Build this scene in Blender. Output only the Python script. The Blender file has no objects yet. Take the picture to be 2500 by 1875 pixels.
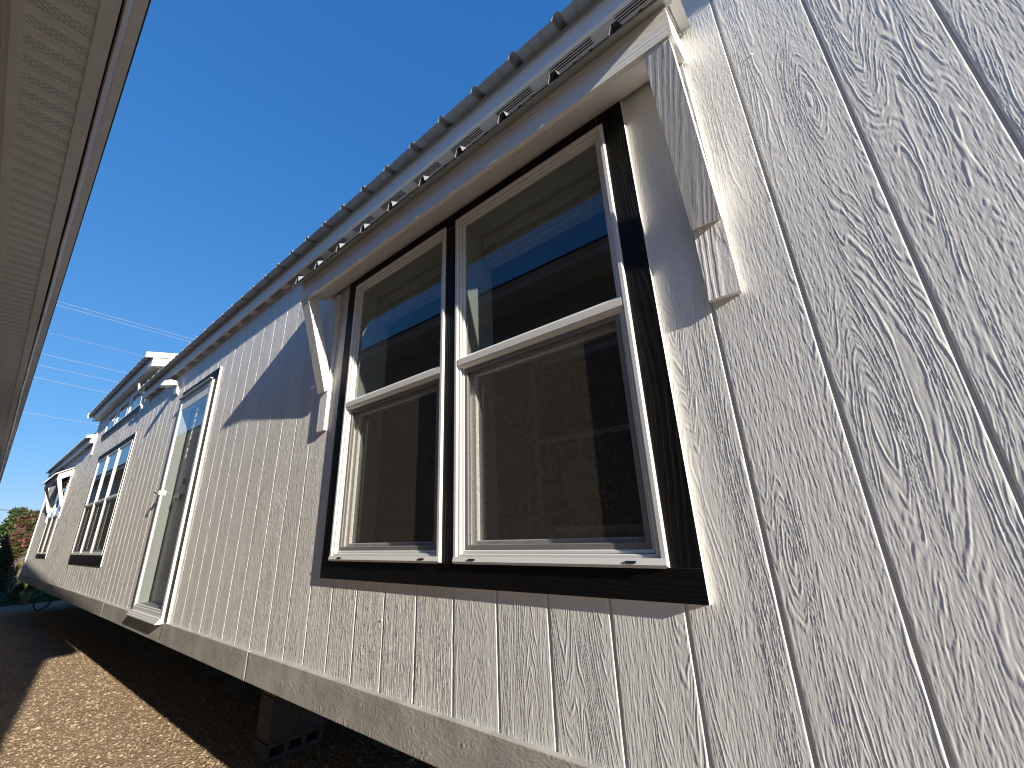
import bpy, math, random
from mathutils import Matrix, Vector
random.seed(7)
S = bpy.context.scene
C = S.collection
H = 1.40                      # camera height; measured heights below are relative to the lens

# ------------------------------------------------------------------ camera, sky, sun, exposure
cam = bpy.data.cameras.new('camera'); co = bpy.data.objects.new('camera', cam); C.objects.link(co)
cam.sensor_fit = 'HORIZONTAL'; cam.sensor_width = 36.0; cam.lens = 1004.8/2500*36
cam.clip_start = 0.02; cam.clip_end = 2000
M = Matrix(((0.7804017, 0.23677094, 0.57871644, 0), (0.6240035, -0.23583317, -0.7449848, -1.143),
            (-0.03991022, 0.94250848, -0.3317905, H), (0, 0, 0, 1)))
co.matrix_world = M
S.camera = co

KX, KZ = 6.6, 2.2            # sun travels (-KX, 1, -KZ)
sd = Vector((KX, -1, KZ)).normalized()
el = math.asin(sd.z); az = math.atan2(sd.x, sd.y)
w = bpy.data.worlds.new('World'); S.world = w; w.use_nodes = True
nt = w.node_tree
sky = nt.nodes.new('ShaderNodeTexSky'); sky.sky_type = 'NISHITA'; sky.sun_disc = False
sky.sun_elevation = el; sky.sun_rotation = az; sky.altitude = 0; sky.air_density = 1.0; sky.dust_density = 0.0; sky.ozone_density = 8.0
# the phone's rendering of a clear sky: one even tone curve per channel over the whole sky
sep = nt.nodes.new('ShaderNodeSeparateColor'); com = nt.nodes.new('ShaderNodeCombineColor'); nt.links.new(sky.outputs[0], sep.inputs[0])
for i, (g, k_) in enumerate(((.93, .82), (.60, 1.29), (.42, 2.30))):
    p_ = nt.nodes.new('ShaderNodeMath'); p_.operation = 'POWER'; p_.inputs[1].default_value = g; nt.links.new(sep.outputs[i], p_.inputs[0])
    q_ = nt.nodes.new('ShaderNodeMath'); q_.operation = 'MULTIPLY'; q_.inputs[1].default_value = k_; nt.links.new(p_.outputs[0], q_.inputs[0]); nt.links.new(q_.outputs[0], com.inputs[i])
nt.links.new(com.outputs[0], nt.nodes['Background'].inputs[0]); nt.nodes['Background'].inputs[1].default_value = 0.093
sl = bpy.data.lights.new('sun', 'SUN'); sl.energy = 4.5; sl.angle = math.radians(0.53); sl.color = (1.0, 0.91, 0.765)
so = bpy.data.objects.new('sun', sl); C.objects.link(so)
so.rotation_euler = (-sd).to_track_quat('-Z', 'Y').to_euler(); so.location = (8, -2, 10)
S.view_settings.view_transform = 'Standard'; S.view_settings.look = 'None'
S.view_settings.gamma = 1.0; S.view_settings.use_curve_mapping = False
S.view_settings.exposure = 0.94
S.cycles.filter_width = 1.15

# ------------------------------------------------------------------ node helpers
class NT:
    def __init__(s, name):
        s.m = bpy.data.materials.new(name); s.m.use_nodes = True; s.t = s.m.node_tree
        s.b = s.t.nodes['Principled BSDF']; s.out = s.t.nodes['Material Output']
    def n(s, typ, **kw):
        x = s.t.nodes.new(typ)
        for k, v in kw.items(): setattr(x, k, v)
        return x
    def put(s, sock, v):
        if hasattr(v, 'is_output'): s.t.links.new(v, sock)
        elif v is not None:
            if isinstance(v, (tuple, list)) and sock.type == 'RGBA' and len(v) == 3: v = (*v, 1)
            sock.default_value = v
    def math(s, op, a, b=None, c=None, clamp=False):
        x = s.n('ShaderNodeMath', operation=op, use_clamp=clamp)
        for i, v in enumerate((a, b, c)):
            if v is not None: s.put(x.inputs[i], v)
        return x.outputs[0]
    def vec(s, x, y, z=0.0):
        c = s.n('ShaderNodeCombineXYZ')
        for i, v in enumerate((x, y, z)): s.put(c.inputs[i], v)
        return c.outputs[0]
    def noise(s, v, scale=1, detail=2, rough=.5, dist=0):
        x = s.n('ShaderNodeTexNoise'); s.put(x.inputs['Vector'], v)
        x.inputs['Scale'].default_value = scale; x.inputs['Detail'].default_value = detail
        x.inputs['Roughness'].default_value = rough; x.inputs['Distortion'].default_value = dist
        return x.outputs[0]
    def ramp(s, v, a, b, lo=0.0, hi=1.0, smooth=True):
        x = s.n('ShaderNodeMapRange'); x.interpolation_type = 'SMOOTHSTEP' if smooth else 'LINEAR'
        s.put(x.inputs[0], v)
        for i, q in zip((1, 2, 3, 4), (a, b, lo, hi)): x.inputs[i].default_value = q
        return x.outputs[0]
    def mix(s, f, a, b):
        x = s.n('ShaderNodeMix', data_type='RGBA'); s.put(x.inputs[0], f); s.put(x.inputs[6], a); s.put(x.inputs[7], b)
        return x.outputs[2]
    def bump(s, h, dist, strength=1.0):
        x = s.n('ShaderNodeBump'); s.put(x.inputs['Height'], h); x.inputs['Distance'].default_value = dist
        x.inputs['Strength'].default_value = strength
        s.t.links.new(x.outputs[0], s.b.inputs['Normal']); return x
    def xyz(s, kind='Object'):
        tc = s.n('ShaderNodeTexCoord'); sp = s.n('ShaderNodeSeparateXYZ'); s.t.links.new(tc.outputs[kind], sp.inputs[0])
        return sp.outputs
    def rnd(s): return s.n('ShaderNodeObjectInfo').outputs['Random']
    def set(s, color=None, rough=.5, spec=.5, metal=0.0):
        if color is not None: s.put(s.b.inputs['Base Color'], color)
        s.put(s.b.inputs['Roughness'], rough); s.b.inputs['Specular IOR Level'].default_value = spec
        s.put(s.b.inputs['Metallic'], metal); return s

def simple(name, col, rough=.5, spec=.5, metal=0.0, bump=None, var=0.0):
    m = NT(name)
    c = col
    if var:
        o = m.xyz(); n = m.noise(m.vec(o[0], o[1], o[2]), 6, 4, .6)
        c = m.mix(m.ramp(n, .3, .7), tuple(x*(1-var) for x in col), tuple(min(1, x*(1+var)) for x in col))
    m.set(c, rough, spec, metal)
    if bump:
        o = m.xyz(); m.bump(m.noise(m.vec(o[0], o[1], o[2]), bump[0], 3, .6), bump[1])
    return m.m

def emboss(name, col, along=2, across=0, dist=.0022, amp=1.0, rough=.55, dirt=None, K=95, spec=.3):
    """painted engineered-wood board with pressed cedar grain"""
    m = NT(name); o = m.xyz(); r = m.rnd()
    u0 = m.math('ADD', o[across], m.math('MULTIPLY', o[1], .7)); v0 = o[along]
    r1 = m.math('MULTIPLY', r, 37.0); r2 = m.math('MULTIPLY', r, 91.0)
    u = m.math('ADD', u0, r1); v = m.math('ADD', v0, r2)
    wob = m.math('SUBTRACT', m.noise(m.vec(m.math('MULTIPLY', u, 46), m.math('MULTIPLY', v, 22), r1), 1, 3, .6), .5)
    wob2 = m.math('SUBTRACT', m.noise(m.vec(m.math('MULTIPLY', u, 12), m.math('MULTIPLY', v, 3.0), r1), 1, 1, .5), .5)
    low = m.noise(m.vec(m.math('MULTIPLY', u, 8.5), m.math('MULTIPLY', v, .9), r2), 1, .6, .4)
    ph = m.math('ADD', m.math('MULTIPLY', low, K), m.math('ADD', m.math('MULTIPLY', wob, 2.6), m.math('MULTIPLY', wob2, 5.0)))
    ph = m.math('ADD', ph, m.math('MULTIPLY', u, 330.0))
    sn = m.math('SINE', ph)
    ridge = m.ramp(sn, -.55, .75)
    med = m.noise(m.vec(m.math('MULTIPLY', u, 150), m.math('MULTIPLY', v, 30), r1), 1, 2, .55)
    fine = m.noise(m.vec(m.math('MULTIPLY', u, 430), m.math('MULTIPLY', v, 120), r2), 1, 2, .6)
    mask = m.ramp(m.noise(m.vec(m.math('MULTIPLY', u, 11), m.math('MULTIPLY', v, 1.7), r1), 1, 2, .5), .36, .62, .12, 1.0)
    brk = m.ramp(m.noise(m.vec(m.math('MULTIPLY', u, 70), m.math('MULTIPLY', v, 11), r2), 1, 1, .5), .30, .55)
    h = m.math('MULTIPLY', m.math('MULTIPLY', ridge, mask), m.math('ADD', m.math('MULTIPLY', brk, .55), .45))
    h = m.math('ADD', h, m.math('MULTIPLY', med, .62))
    h = m.math('ADD', h, m.math('MULTIPLY', fine, .16))
    m.bump(m.math('MULTIPLY', h, amp), dist)
    c = col
    if dirt:
        wd = m.noise(m.vec(m.math('MULTIPLY', u, 4), m.math('MULTIPLY', v, 1.5), r1), 1, 4, .6)
        c = m.mix(m.ramp(wd, .35, .75), col, dirt)
    m.set(c, rough, spec)
    return m.m

def glass(name, tint=(.50, .54, .52), k=2.05):
    m = NT(name)
    tr = m.n('ShaderNodeBsdfTransparent'); tr.inputs[0].default_value = (*tint, 1)
    gl = m.n('ShaderNodeBsdfGlossy'); gl.inputs['Roughness'].default_value = .012; gl.inputs[0].default_value = (.95, .97, 1, 1)
    lw = m.n('ShaderNodeLayerWeight'); lw.inputs[0].default_value = .5
    fc = m.math('ADD', m.math('MULTIPLY', m.math('POWER', lw.outputs['Facing'], 5.0), .88), .045*k, clamp=True)
    mx = m.n('ShaderNodeMixShader'); m.put(mx.inputs[0], fc)
    m.t.links.new(tr.outputs[0], mx.inputs[1]); m.t.links.new(gl.outputs[0], mx.inputs[2])
    m.t.links.new(mx.outputs[0], m.out.inputs[0]); return m.m

def screen_mat(name):
    m = NT(name)
    tr = m.n('ShaderNodeBsdfTransparent'); df = m.n('ShaderNodeBsdfDiffuse'); df.inputs[0].default_value = (.10, .087, .072, 1)
    o = m.xyz(); nz = m.noise(m.vec(o[0], o[1], o[2]), 90, 3, .7)
    mx = m.n('ShaderNodeMixShader'); m.put(mx.inputs[0], m.ramp(nz, .3, .7, .30, .50))
    m.t.links.new(tr.outputs[0], mx.inputs[1]); m.t.links.new(df.outputs[0], mx.inputs[2])
    m.t.links.new(mx.outputs[0], m.out.inputs[0]); return m.m

WHITE = (.80, .785, .75)
MT = {}
MT['siding'] = emboss('painted_siding', (.73, .71, .675), dist=.0058, dirt=(.65, .625, .585))
MT['siding_near'] = simple('painted_siding_close', (.78, .775, .75), .5, .35, bump=(900, .00018), var=.02)
def mid_siding():
    m = NT('painted_siding_mid'); o = m.xyz(); r = m.math('MULTIPLY', m.rnd(), 50.0)  # mottled siding tone, slightly darker and warmer than the close planks
    u = m.math('ADD', o[0], r)
    a_ = m.noise(m.vec(m.math('MULTIPLY', u, 330), m.math('MULTIPLY', o[2], 42), r), 1, 2, .6)
    b_ = m.noise(m.vec(m.math('MULTIPLY', u, 110), m.math('MULTIPLY', o[2], 9), r), 1, 2, .5)
    m.bump(m.math('ADD', m.math('MULTIPLY', a_, .7), b_), .0030)
    d_ = m.noise(m.vec(m.math('MULTIPLY', u, 9), m.math('MULTIPLY', o[2], 1.3), r), 1, 4, .6)
    m.set(m.mix(m.ramp(d_, .35, .7), (.755, .742, .712), (.675, .658, .625)), .55, .3); return m.m
MT['siding_mid'] = mid_siding()
MT['groove'] = simple('groove_paint', (.62, .60, .56), .7)
MT['trim_v'] = emboss('painted_trim', WHITE, dist=.0013, K=70)
MT['brace'] = emboss('painted_brace', (.74, .73, .70), dist=.0006, K=70)
MT['trim_h'] = emboss('painted_trim_level', WHITE, along=0, across=2, dist=.0012, K=70)
MT['skirt'] = emboss('skirt_paint', (.43, .41, .38), along=0, across=2, dist=.0021, K=80, dirt=(.34, .315, .28))
MT['skirt_near'] = simple('skirt_paint_close', (.43, .41, .375), .55, .35, bump=(700, .0002), var=.16)
MT['fascia'] = emboss('fascia_paint', (.82, .82, .81), along=0, across=2, dist=.0006, K=40, rough=.5)
MT['smooth'] = simple('smooth_white_paint', WHITE, .5, bump=(180, .0004))
MT['blackv'] = emboss('black_trim', (.0045, .004, .004), dist=.0010, rough=.55, K=70, spec=.22)
MT['blackh'] = emboss('black_trim_level', (.0045, .004, .004), along=0, across=2, dist=.0010, rough=.55, K=70, spec=.22)
MT['vinyl'] = simple('white_vinyl', (.74, .735, .715), .40, .5)
MT['grey_frame'] = simple('screen_frame_grey', (.22, .215, .205), .5)
MT['slot'] = simple('slot_dark', (.01, .01, .01), .8)
MT['glass'] = glass('window_glass')
MT['doorglass'] = glass('door_glass', (.78, .82, .82), 2.6)
MT['screen'] = screen_mat('insect_screen')
MT['metal'] = simple('grey_steel_roofing', (.46, .475, .47), .36, .5, .55, bump=(9, .0015), var=.06)
MT['drip'] = simple('grey_drip_metal', (.40, .41, .40), .45, .5, .2)
MT['soffit'] = simple('soffit_metal', (.66, .645, .62), .5)
MT['blind'] = simple('blind_vinyl', (.72, .69, .64), .5)
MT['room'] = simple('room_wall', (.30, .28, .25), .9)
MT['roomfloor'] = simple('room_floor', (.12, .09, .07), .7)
MT['jamb'] = simple('jamb_white', (.78, .76, .72), .6)
MT['belly'] = simple('belly_wrap', (.012, .012, .012), .8)
MT['steel'] = simple('chassis_steel', (.02, .018, .017), .6)
MT['chrome'] = simple('latch_metal', (.30, .29, .28), .35, .5, 1.0)
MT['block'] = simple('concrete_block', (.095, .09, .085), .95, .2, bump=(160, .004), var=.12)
MT['wood'] = simple('pier_wood', (.22, .13, .07), .9, bump=(60, .002), var=.2)
MT['inner'] = simple('inner_door', (.47, .475, .455), .5)
MT['ink'] = simple('white_marker', (.55, .55, .55), .8)

def grad_metal(): pass

# ------------------------------------------------------------------ mesh helpers
class MB:
    ys = 1.0
    def __init__(s): s.v = []; s.f = []; s.mi = []
    def quad(s, a, b, c, d, mi=0):
        i = len(s.v); s.v += [a, b, c, d]; s.f.append((i, i+1, i+2, i+3)); s.mi.append(mi)
    def poly(s, pts, mi=0):
        i = len(s.v); s.v += pts; s.f.append(tuple(range(i, i+len(pts)))); s.mi.append(mi)
    def box(s, x0, x1, y0, y1, z0, z1, mi=0, front=None):
        p = [(x0,y0,z0),(x1,y0,z0),(x1,y1,z0),(x0,y1,z0),(x0,y0,z1),(x1,y0,z1),(x1,y1,z1),(x0,y1,z1)]
        for k, (a,b,c,d) in enumerate(((0,1,5,4),(2,3,7,6),(1,2,6,5),(3,0,4,7),(4,5,6,7),(3,2,1,0))):
            s.quad(p[a], p[b], p[c], p[d], front if (k == 0 and front is not None) else mi)
        return s
    def prism(s, pts, axis, a, b, mi=0):
        """extrude a 2D outline along an axis ('x': pts are (y,z))"""
        f = {'x': lambda t, p: (t, p[0], p[1]), 'y': lambda t, p: (p[0], t, p[1]), 'z': lambda t, p: (p[0], p[1], t)}[axis]
        n = len(pts)
        s.poly([f(a, p) for p in pts], mi); s.poly([f(b, p) for p in reversed(pts)], mi)
        for i in range(n):
            j = (i+1) % n; s.quad(f(a, pts[j]), f(a, pts[i]), f(b, pts[i]), f(b, pts[j]), mi)
        return s
    def tube(s, path, r, k=8, mi=0):
        rings = []
        for i, p in enumerate(path):
            p = Vector(p); d = (Vector(path[min(i+1, len(path)-1)]) - Vector(path[max(i-1, 0)])).normalized()
            a = d.cross(Vector((0, 0, 1)) if abs(d.z) < .9 else Vector((1, 0, 0))).normalized(); b = d.cross(a)
            rr = r[i] if isinstance(r, (list, tuple)) else r
            base = len(s.v); s.v += [tuple(p + (a*math.cos(2*math.pi*q/k) + b*math.sin(2*math.pi*q/k))*rr) for q in range(k)]
            rings.append(base)
        for i in range(len(rings)-1):
            for q in range(k):
                s.f.append((rings[i]+q, rings[i]+(q+1) % k, rings[i+1]+(q+1) % k, rings[i+1]+q)); s.mi.append(mi)
        s.f.append(tuple(rings[0]+q for q in reversed(range(k)))); s.mi.append(mi)
        s.f.append(tuple(rings[-1]+q for q in range(k))); s.mi.append(mi)
        return s
    def ring(s, x0, x1, z0, z1, wd, y0, y1, mi=0, ch=.003):
        """mitred rectangular frame, front at y0, chamfered edges"""
        o = [(x0,z0),(x1,z0),(x1,z1),(x0,z1)]; q = [(x0+wd,z0+wd),(x1-wd,z0+wd),(x1-wd,z1-wd),(x0+wd,z1-wd)]
        oc = [(x0+ch,z0+ch),(x1-ch,z0+ch),(x1-ch,z1-ch),(x0+ch,z1-ch)]
        qc = [(x0+wd-ch,z0+wd-ch),(x1-wd+ch,z0+wd-ch),(x1-wd+ch,z1-wd+ch),(x0+wd-ch,z1-wd+ch)]
        for i in range(4):
            j = (i+1) % 4
            P = lambda p, y: (p[0], y, p[1])
            s.quad(P(o[i],y1), P(o[j],y1), P(o[j],y0+ch), P(o[i],y0+ch), mi)
            s.quad(P(o[i],y0+ch), P(o[j],y0+ch), P(oc[j],y0), P(oc[i],y0), mi)
            s.quad(P(oc[i],y0), P(oc[j],y0), P(qc[j],y0), P(qc[i],y0), mi)
            s.quad(P(qc[i],y0), P(qc[j],y0), P(q[j],y0+ch), P(q[i],y0+ch), mi)
            s.quad(P(q[i],y0+ch), P(q[j],y0+ch), P(q[j],y1), P(q[i],y1), mi)
        return s
    def mesh(s, name, mats, org=(0,0,0)):
        me = bpy.data.meshes.new(name)
        me.from_pydata([(a-org[0], b*MB.ys-org[1], c-org[2]) for a, b, c in s.v], [], s.f)
        for m in (mats if isinstance(mats, (list, tuple)) else [mats]): me.materials.append(m)
        me.polygons.foreach_set('material_index', s.mi); me.update(); return me
    def obj(s, name, mats, parent=None, org=(0,0,0), smooth=False):
        me = s.mesh(name, mats, org)
        if smooth: me.polygons.foreach_set('use_smooth', [True]*len(me.polygons))
        return link(name, me, parent, org)

def link(name, me, parent=None, loc=(0,0,0)):
    o = bpy.data.objects.new(name, me); C.objects.link(o)
    if parent is not None:
        o.parent = parent
        pl = Vector((0,0,0)); p = parent
        while p is not None: pl += Vector(p.location); p = p.parent
        o.location = Vector(loc) - pl
    else: o.location = loc
    return o
def empty(name, label, cat, loc=(0,0,0), group=None, rotz=0):
    o = bpy.data.objects.new(name, None); C.objects.link(o); o.location = loc; o.rotation_euler = (0,0,rotz)
    return tag(o, label, cat, group)
def tag(o, label=None, cat=None, group=None, kind=None):
    for k, v in (('label', label), ('category', cat), ('group', group), ('kind', kind)):
        if v: o[k] = v
    return o
def bevel(o, wd=.003, seg=2):
    b = o.modifiers.new('bevel', 'BEVEL'); b.width = wd; b.segments = seg; b.limit_method = 'ANGLE'; return o

# ------------------------------------------------------------------ ground
def ground_mat():
    m = NT('gravel_ground'); o = m.xyz('Object')
    p = m.vec(o[0], o[1], o[2])
    n = m.noise(p, 3, 5, .6); n2 = m.noise(p, 45, 3, .6)
    vo = m.n('ShaderNodeTexVoronoi'); m.put(vo.inputs['Vector'], p); vo.inputs['Scale'].default_value = 48
    c = m.mix(m.ramp(n, .35, .65), (.32, .225, .14), (.23, .16, .095))
    c = m.mix(m.ramp(n2, .35, .7), c, (.38, .285, .19))
    m.set(c, .95, .15)
    m.bump(m.math('ADD', vo.outputs['Distance'], m.math('MULTIPLY', n2, .6)), .012)
    return m.m
gm = MB(); R_ = 400
gm.quad((-R_,-R_,0),(R_,-R_,0),(R_,R_,0),(-R_,R_,0))
tag(gm.obj('ground', ground_mat()), kind='structure')

def stone_mat():
    m = NT('gravel_stone'); at = m.n('ShaderNodeAttribute'); at.attribute_name = 'tone'
    c = m.mix(at.outputs['Fac'], (.20, .14, .085), (.48, .385, .275))
    m.set(c, .9, .25); return m.m
def gravel():
    import numpy as np
    rg = np.random.default_rng(3)
    # one stone = 8-vert lump, 12 triangles
    cube = np.array([(-1,-1,-1),(1,-1,-1),(1,1,-1),(-1,1,-1),(-1,-1,1),(1,-1,1),(1,1,1),(-1,1,1)], float)
    cube[4:, :2] *= .6
    tri = np.array([(0,1,5),(0,5,4),(1,2,6),(1,6,5),(2,3,7),(2,7,6),(3,0,4),(3,4,7),(4,5,6),(4,6,7)])
    N = 52000
    t = rg.random(N)
    X = -2.6 - 13*t**1.6; Y = rg.uniform(-1.5, 1.5, N) + .0
    sz = .0032 + .0105*rg.random(N)**3.0*(1+.2*rg.random(N))
    sz = np.where(rg.random(N) < .02, sz*2.0, sz)
    V = np.empty((N, 8, 3)); a = rg.uniform(0, 6.28, N)
    ca, sa = np.cos(a), np.sin(a)
    jit = cube[None] * rg.uniform(.6, 1.15, (N, 8, 3)); jit *= np.stack([np.ones(N), rg.uniform(.55, 1, N), rg.uniform(.3, .65, N)], -1)[:, None]
    tilt = rg.uniform(-.35, .35, N)
    jx, jy, jz = jit[..., 0], jit[..., 1], jit[..., 2] + jit[..., 0]*tilt[:, None]
    V[..., 0] = (jx*ca[:, None]-jy*sa[:, None])*sz[:, None] + X[:, None]
    V[..., 1] = (jx*sa[:, None]+jy*ca[:, None])*sz[:, None] + Y[:, None]
    V[..., 2] = jz*sz[:, None] + .002
    F = (tri[None] + (np.arange(N)*8)[:, None, None]).reshape(-1, 3)
    me = bpy.data.meshes.new('gravel')
    me.vertices.add(N*8); me.vertices.foreach_set('co', V.reshape(-1))
    me.loops.add(len(F)*3); me.loops.foreach_set('vertex_index', F.reshape(-1))
    me.polygons.add(len(F)); me.polygons.foreach_set('loop_start', np.arange(0, len(F)*3, 3)); me.polygons.foreach_set('loop_total', np.full(len(F), 3))
    me.update(calc_edges=True)
    at = me.attributes.new('tone', 'FLOAT', 'POINT'); at.data.foreach_set('value', np.repeat(rg.random(N)**1.3, 8))
    me.materials.append(stone_mat())
    o = link('gravel', me); tag(o, 'loose tan and brown gravel on the ground between the homes', 'gravel', kind='stuff')
gravel()

# ------------------------------------------------------------------ the manufactured home
home = empty('manufactured_home', 'white manufactured home with grooved wood-grain siding and black window trim', 'house')
XL, XR = -16.86, 1.2
ZSK0, ZSK1, ZS = H-.712, H-.575, H+1.862
PITCH, GRV, X0G = .2032, .0082, .0255
WA = [(-2.014, -1.238), (-1.168, -.396)]; WZ = (H-.107, H+1.405)
SHIFT = -12.66
WB = [(-9.84, -9.06), (-9.04, -8.26), (-8.24, -7.46)]; WBZ = (H-.107, H+1.36)
WC = [(a+SHIFT, b+SHIFT) for a, b in WA]
WD = [(-10.1, -9.36), (-9.24, -8.50), (-8.38, -7.64)]; WDZ = (H+1.875, H+2.2)
DX = (-5.31, -4.39); DZ = (H-.555, H+1.43)
CLX = (-10.95, -7.12); ZC = H+2.30
holes = [(a+.02, b-.02, WZ[0]+.02, WZ[1]-.02) for a, b in WA+WC] + [(a+.02, b-.02, WBZ[0]+.02, WBZ[1]-.02) for a, b in WB] \
      + [(a+.02, b-.02, WDZ[0]+.02, WDZ[1]-.02) for a, b in WD] + [(DX[0]+.02, DX[1]-.02, DZ[0], DZ[1]-.02)]

import numpy as np
def perlin(x, y, seed):
    xi = np.floor(x).astype(np.int64); yi = np.floor(y).astype(np.int64); xf = x-xi; yf = y-yi
    def g(ix, iy, dx, dy):
        h = (ix*374761393 + iy*668265263 + seed*974711) & 0x7fffffff; h = ((h ^ (h >> 13))*1274126177) & 0x7fffffff; h = h ^ (h >> 16)
        an = (h & 0xffff)*(2*np.pi/65536); return np.cos(an)*dx + np.sin(an)*dy
    u = xf*xf*xf*(xf*(xf*6-15)+10); v = yf*yf*yf*(yf*(yf*6-15)+10)
    a = g(xi, yi, xf, yf); b = g(xi+1, yi, xf-1, yf); c = g(xi, yi+1, xf, yf-1); d = g(xi+1, yi+1, xf-1, yf-1)
    return ((a*(1-u)+b*u)*(1-v) + (c*(1-u)+d*u)*v)*1.5
def sstep(x, a, b):
    t = np.clip((x-a)/(b-a), 0, 1); return t*t*(3-2*t)
def grain(u, v, seed, wide=.2):
    """pressed cedar grain, metres of relief; u across, v along the board"""
    uj = u + .0011*perlin(u/.008, v/.030, seed+1) + .00060*perlin(u/.003, v/.011, seed+2)
    W = perlin(uj/.090+seed*.37, v/.95, seed+3)
    F = uj*105 + 20.0*W + 3.6*perlin(uj/.036, v/.45, seed+4) + .55*perlin(uj/.012, v/.08, seed+5)
    rk = random.Random(seed)
    u0 = float(np.min(u)); v0, v1 = float(np.min(v)), float(np.max(v)); kz = 0
    for _ in range(2):                                                 # oval knots with the grain flowing round them
        uk, vk, sg, ln = u0+rk.uniform(.04, .16), rk.uniform(v0, v1), rk.choice((-1, 1)), rk.uniform(.12, .22)
        g_ = np.exp(-((uj-uk)/.030)**2-((v-vk)/ln)**2); F = F + sg*rk.uniform(6, 9)*g_; kz = np.maximum(kz, sstep(np.exp(-((uj-uk)/.045)**2-((v-vk)/(ln*1.6))**2), .2, .7))
    fr = F - np.floor(F); cid = np.floor(F)
    step = sstep(fr, .02, .34)*(1-sstep(fr, .46, .98))
    amp = .62 + .38*np.sin(cid*2.399+seed)                             # some rings stand prouder than others
    zone = np.maximum(sstep(perlin(u/.060, v/1.1, seed+6), -.12, .26), kz)
    brk = .55+.45*sstep(perlin(u/.010, v/.060, seed+7), -.45, .10)
    fib = perlin(uj/.0024, v/.026, seed+8); fib2 = perlin(uj/.0052, v/.060, seed+9); pit = perlin(u/.0026, v/.0060, seed+10)
    dense = 1-.62*zone
    return .00100*step*amp*(.10+.90*zone)*brk + (.00034*fib + .00032*fib2)*dense + .00019*pit*(1-.3*zone)
def comps(x0, x1, z0, z1):
    """rectangles of a plank left over after the openings, grouped into connected pieces"""
    xs = {x0, x1}; zs = {z0, z1}
    for a, b, c, d in holes:
        if b > x0 and a < x1:
            xs |= {max(a, x0), min(b, x1)}; zs |= {min(max(c, z0), z1), min(max(d, z0), z1)}
    xs = sorted(xs); zs = sorted(zs); cells = {}
    for i in range(len(xs)-1):
        for j in range(len(zs)-1):
            mx, mz = (xs[i]+xs[i+1])/2, (zs[j]+zs[j+1])/2
            if not any(h[0] < mx < h[1] and h[2] < mz < h[3] for h in holes): cells[i, j] = (xs[i], xs[i+1], zs[j], zs[j+1])
    out = []
    while cells:
        st = [next(iter(cells))]; got = []
        while st:
            k_ = st.pop()
            if k_ in cells:
                got.append(cells.pop(k_)); i, j = k_; st += [(i+1, j), (i-1, j), (i, j+1), (i, j-1)]
        out.append(got)
    return out
def plank_cells(mb, cells, x0, x1):
    ch, dp = .0014, .0046
    for a, b, c, d in cells:
        L, Rr = abs(a-x0) < 1e-6, abs(b-x1) < 1e-6
        fa, fb = (a+ch if L else a), (b-ch if Rr else b)
        mb.quad((fa,0,c),(fb,0,c),(fb,0,d),(fa,0,d))
        if L: mb.quad((a,ch,c),(fa,0,c),(fa,0,d),(a,ch,d)); mb.quad((a,dp,c),(a,ch,c),(a,ch,d),(a,dp,d))
        if Rr: mb.quad((fb,0,c),(b,ch,c),(b,ch,d),(fb,0,d)); mb.quad((b,ch,c),(b,dp,c),(b,dp,d),(b,ch,d))
def relief_mesh(name, U, V, Y, keep, mat, flip=False):
    """grid mesh: U, V one-dimensional (x, z), Y the depth grid [v, u], keep the faces to retain"""
    nu, nv = len(U), len(V)
    P = np.empty((nv, nu, 3)); P[..., 0] = U[None]; P[..., 2] = V[:, None]; P[..., 1] = Y
    j, i = np.nonzero(keep); q = j*nu+i
    F = np.stack([q, q+1, q+nu+1, q+nu], 1)
    used = np.unique(F); mp = np.full(nu*nv, -1); mp[used] = np.arange(len(used)); F = mp[F]
    me = bpy.data.meshes.new(name); me.vertices.add(len(used)); me.vertices.foreach_set('co', P.reshape(-1, 3)[used].reshape(-1))
    me.loops.add(F.size); me.loops.foreach_set('vertex_index', F.reshape(-1)); me.polygons.add(len(F))
    me.polygons.foreach_set('loop_start', np.arange(0, F.size, 4)); me.polygons.foreach_set('loop_total', np.full(len(F), 4))
    me.polygons.foreach_set('use_smooth', np.ones(len(F), bool))
    me.update(calc_edges=True); me.materials.append(mat); return me
def fine_plank(cells, a, b, seed, du, dv):
    c0, c1 = min(c[2] for c in cells), max(c[3] for c in cells)
    w_ = b-a; U = np.concatenate([[0, .0001, .0012], np.linspace(.003, w_-.003, int((w_-.006)/du)), [w_-.0012, w_-.0001, w_]]); nv = max(2, int((c1-c0)/dv)); V = np.linspace(c0, c1, nv+1)
    uu, vv = np.meshgrid(U, V); Y = -grain(uu + (seed % 97)*1.7, vv, seed)
    edge = np.array([.0046, .0015, .0003]); Y[:, :3] = np.maximum(Y[:, :3]*0, 0)+edge; Y[:, -3:] = edge[::-1]
    uc, vc = (U[1:]+U[:-1])/2 + a, (V[1:]+V[:-1])/2
    keep = np.zeros((len(V)-1, len(U)-1), bool)
    for x0_, x1_, z0_, z1_ in cells: keep |= ((uc >= x0_) & (uc <= x1_))[None] & ((vc >= z0_) & (vc <= z1_))[:, None]
    return relief_mesh('siding_plank', U, V-ZSK1, Y, keep, MT['siding_near' if a > -1.3 else 'siding_mid'])
k = math.floor((XL-X0G)/PITCH)
shared = {}
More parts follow.
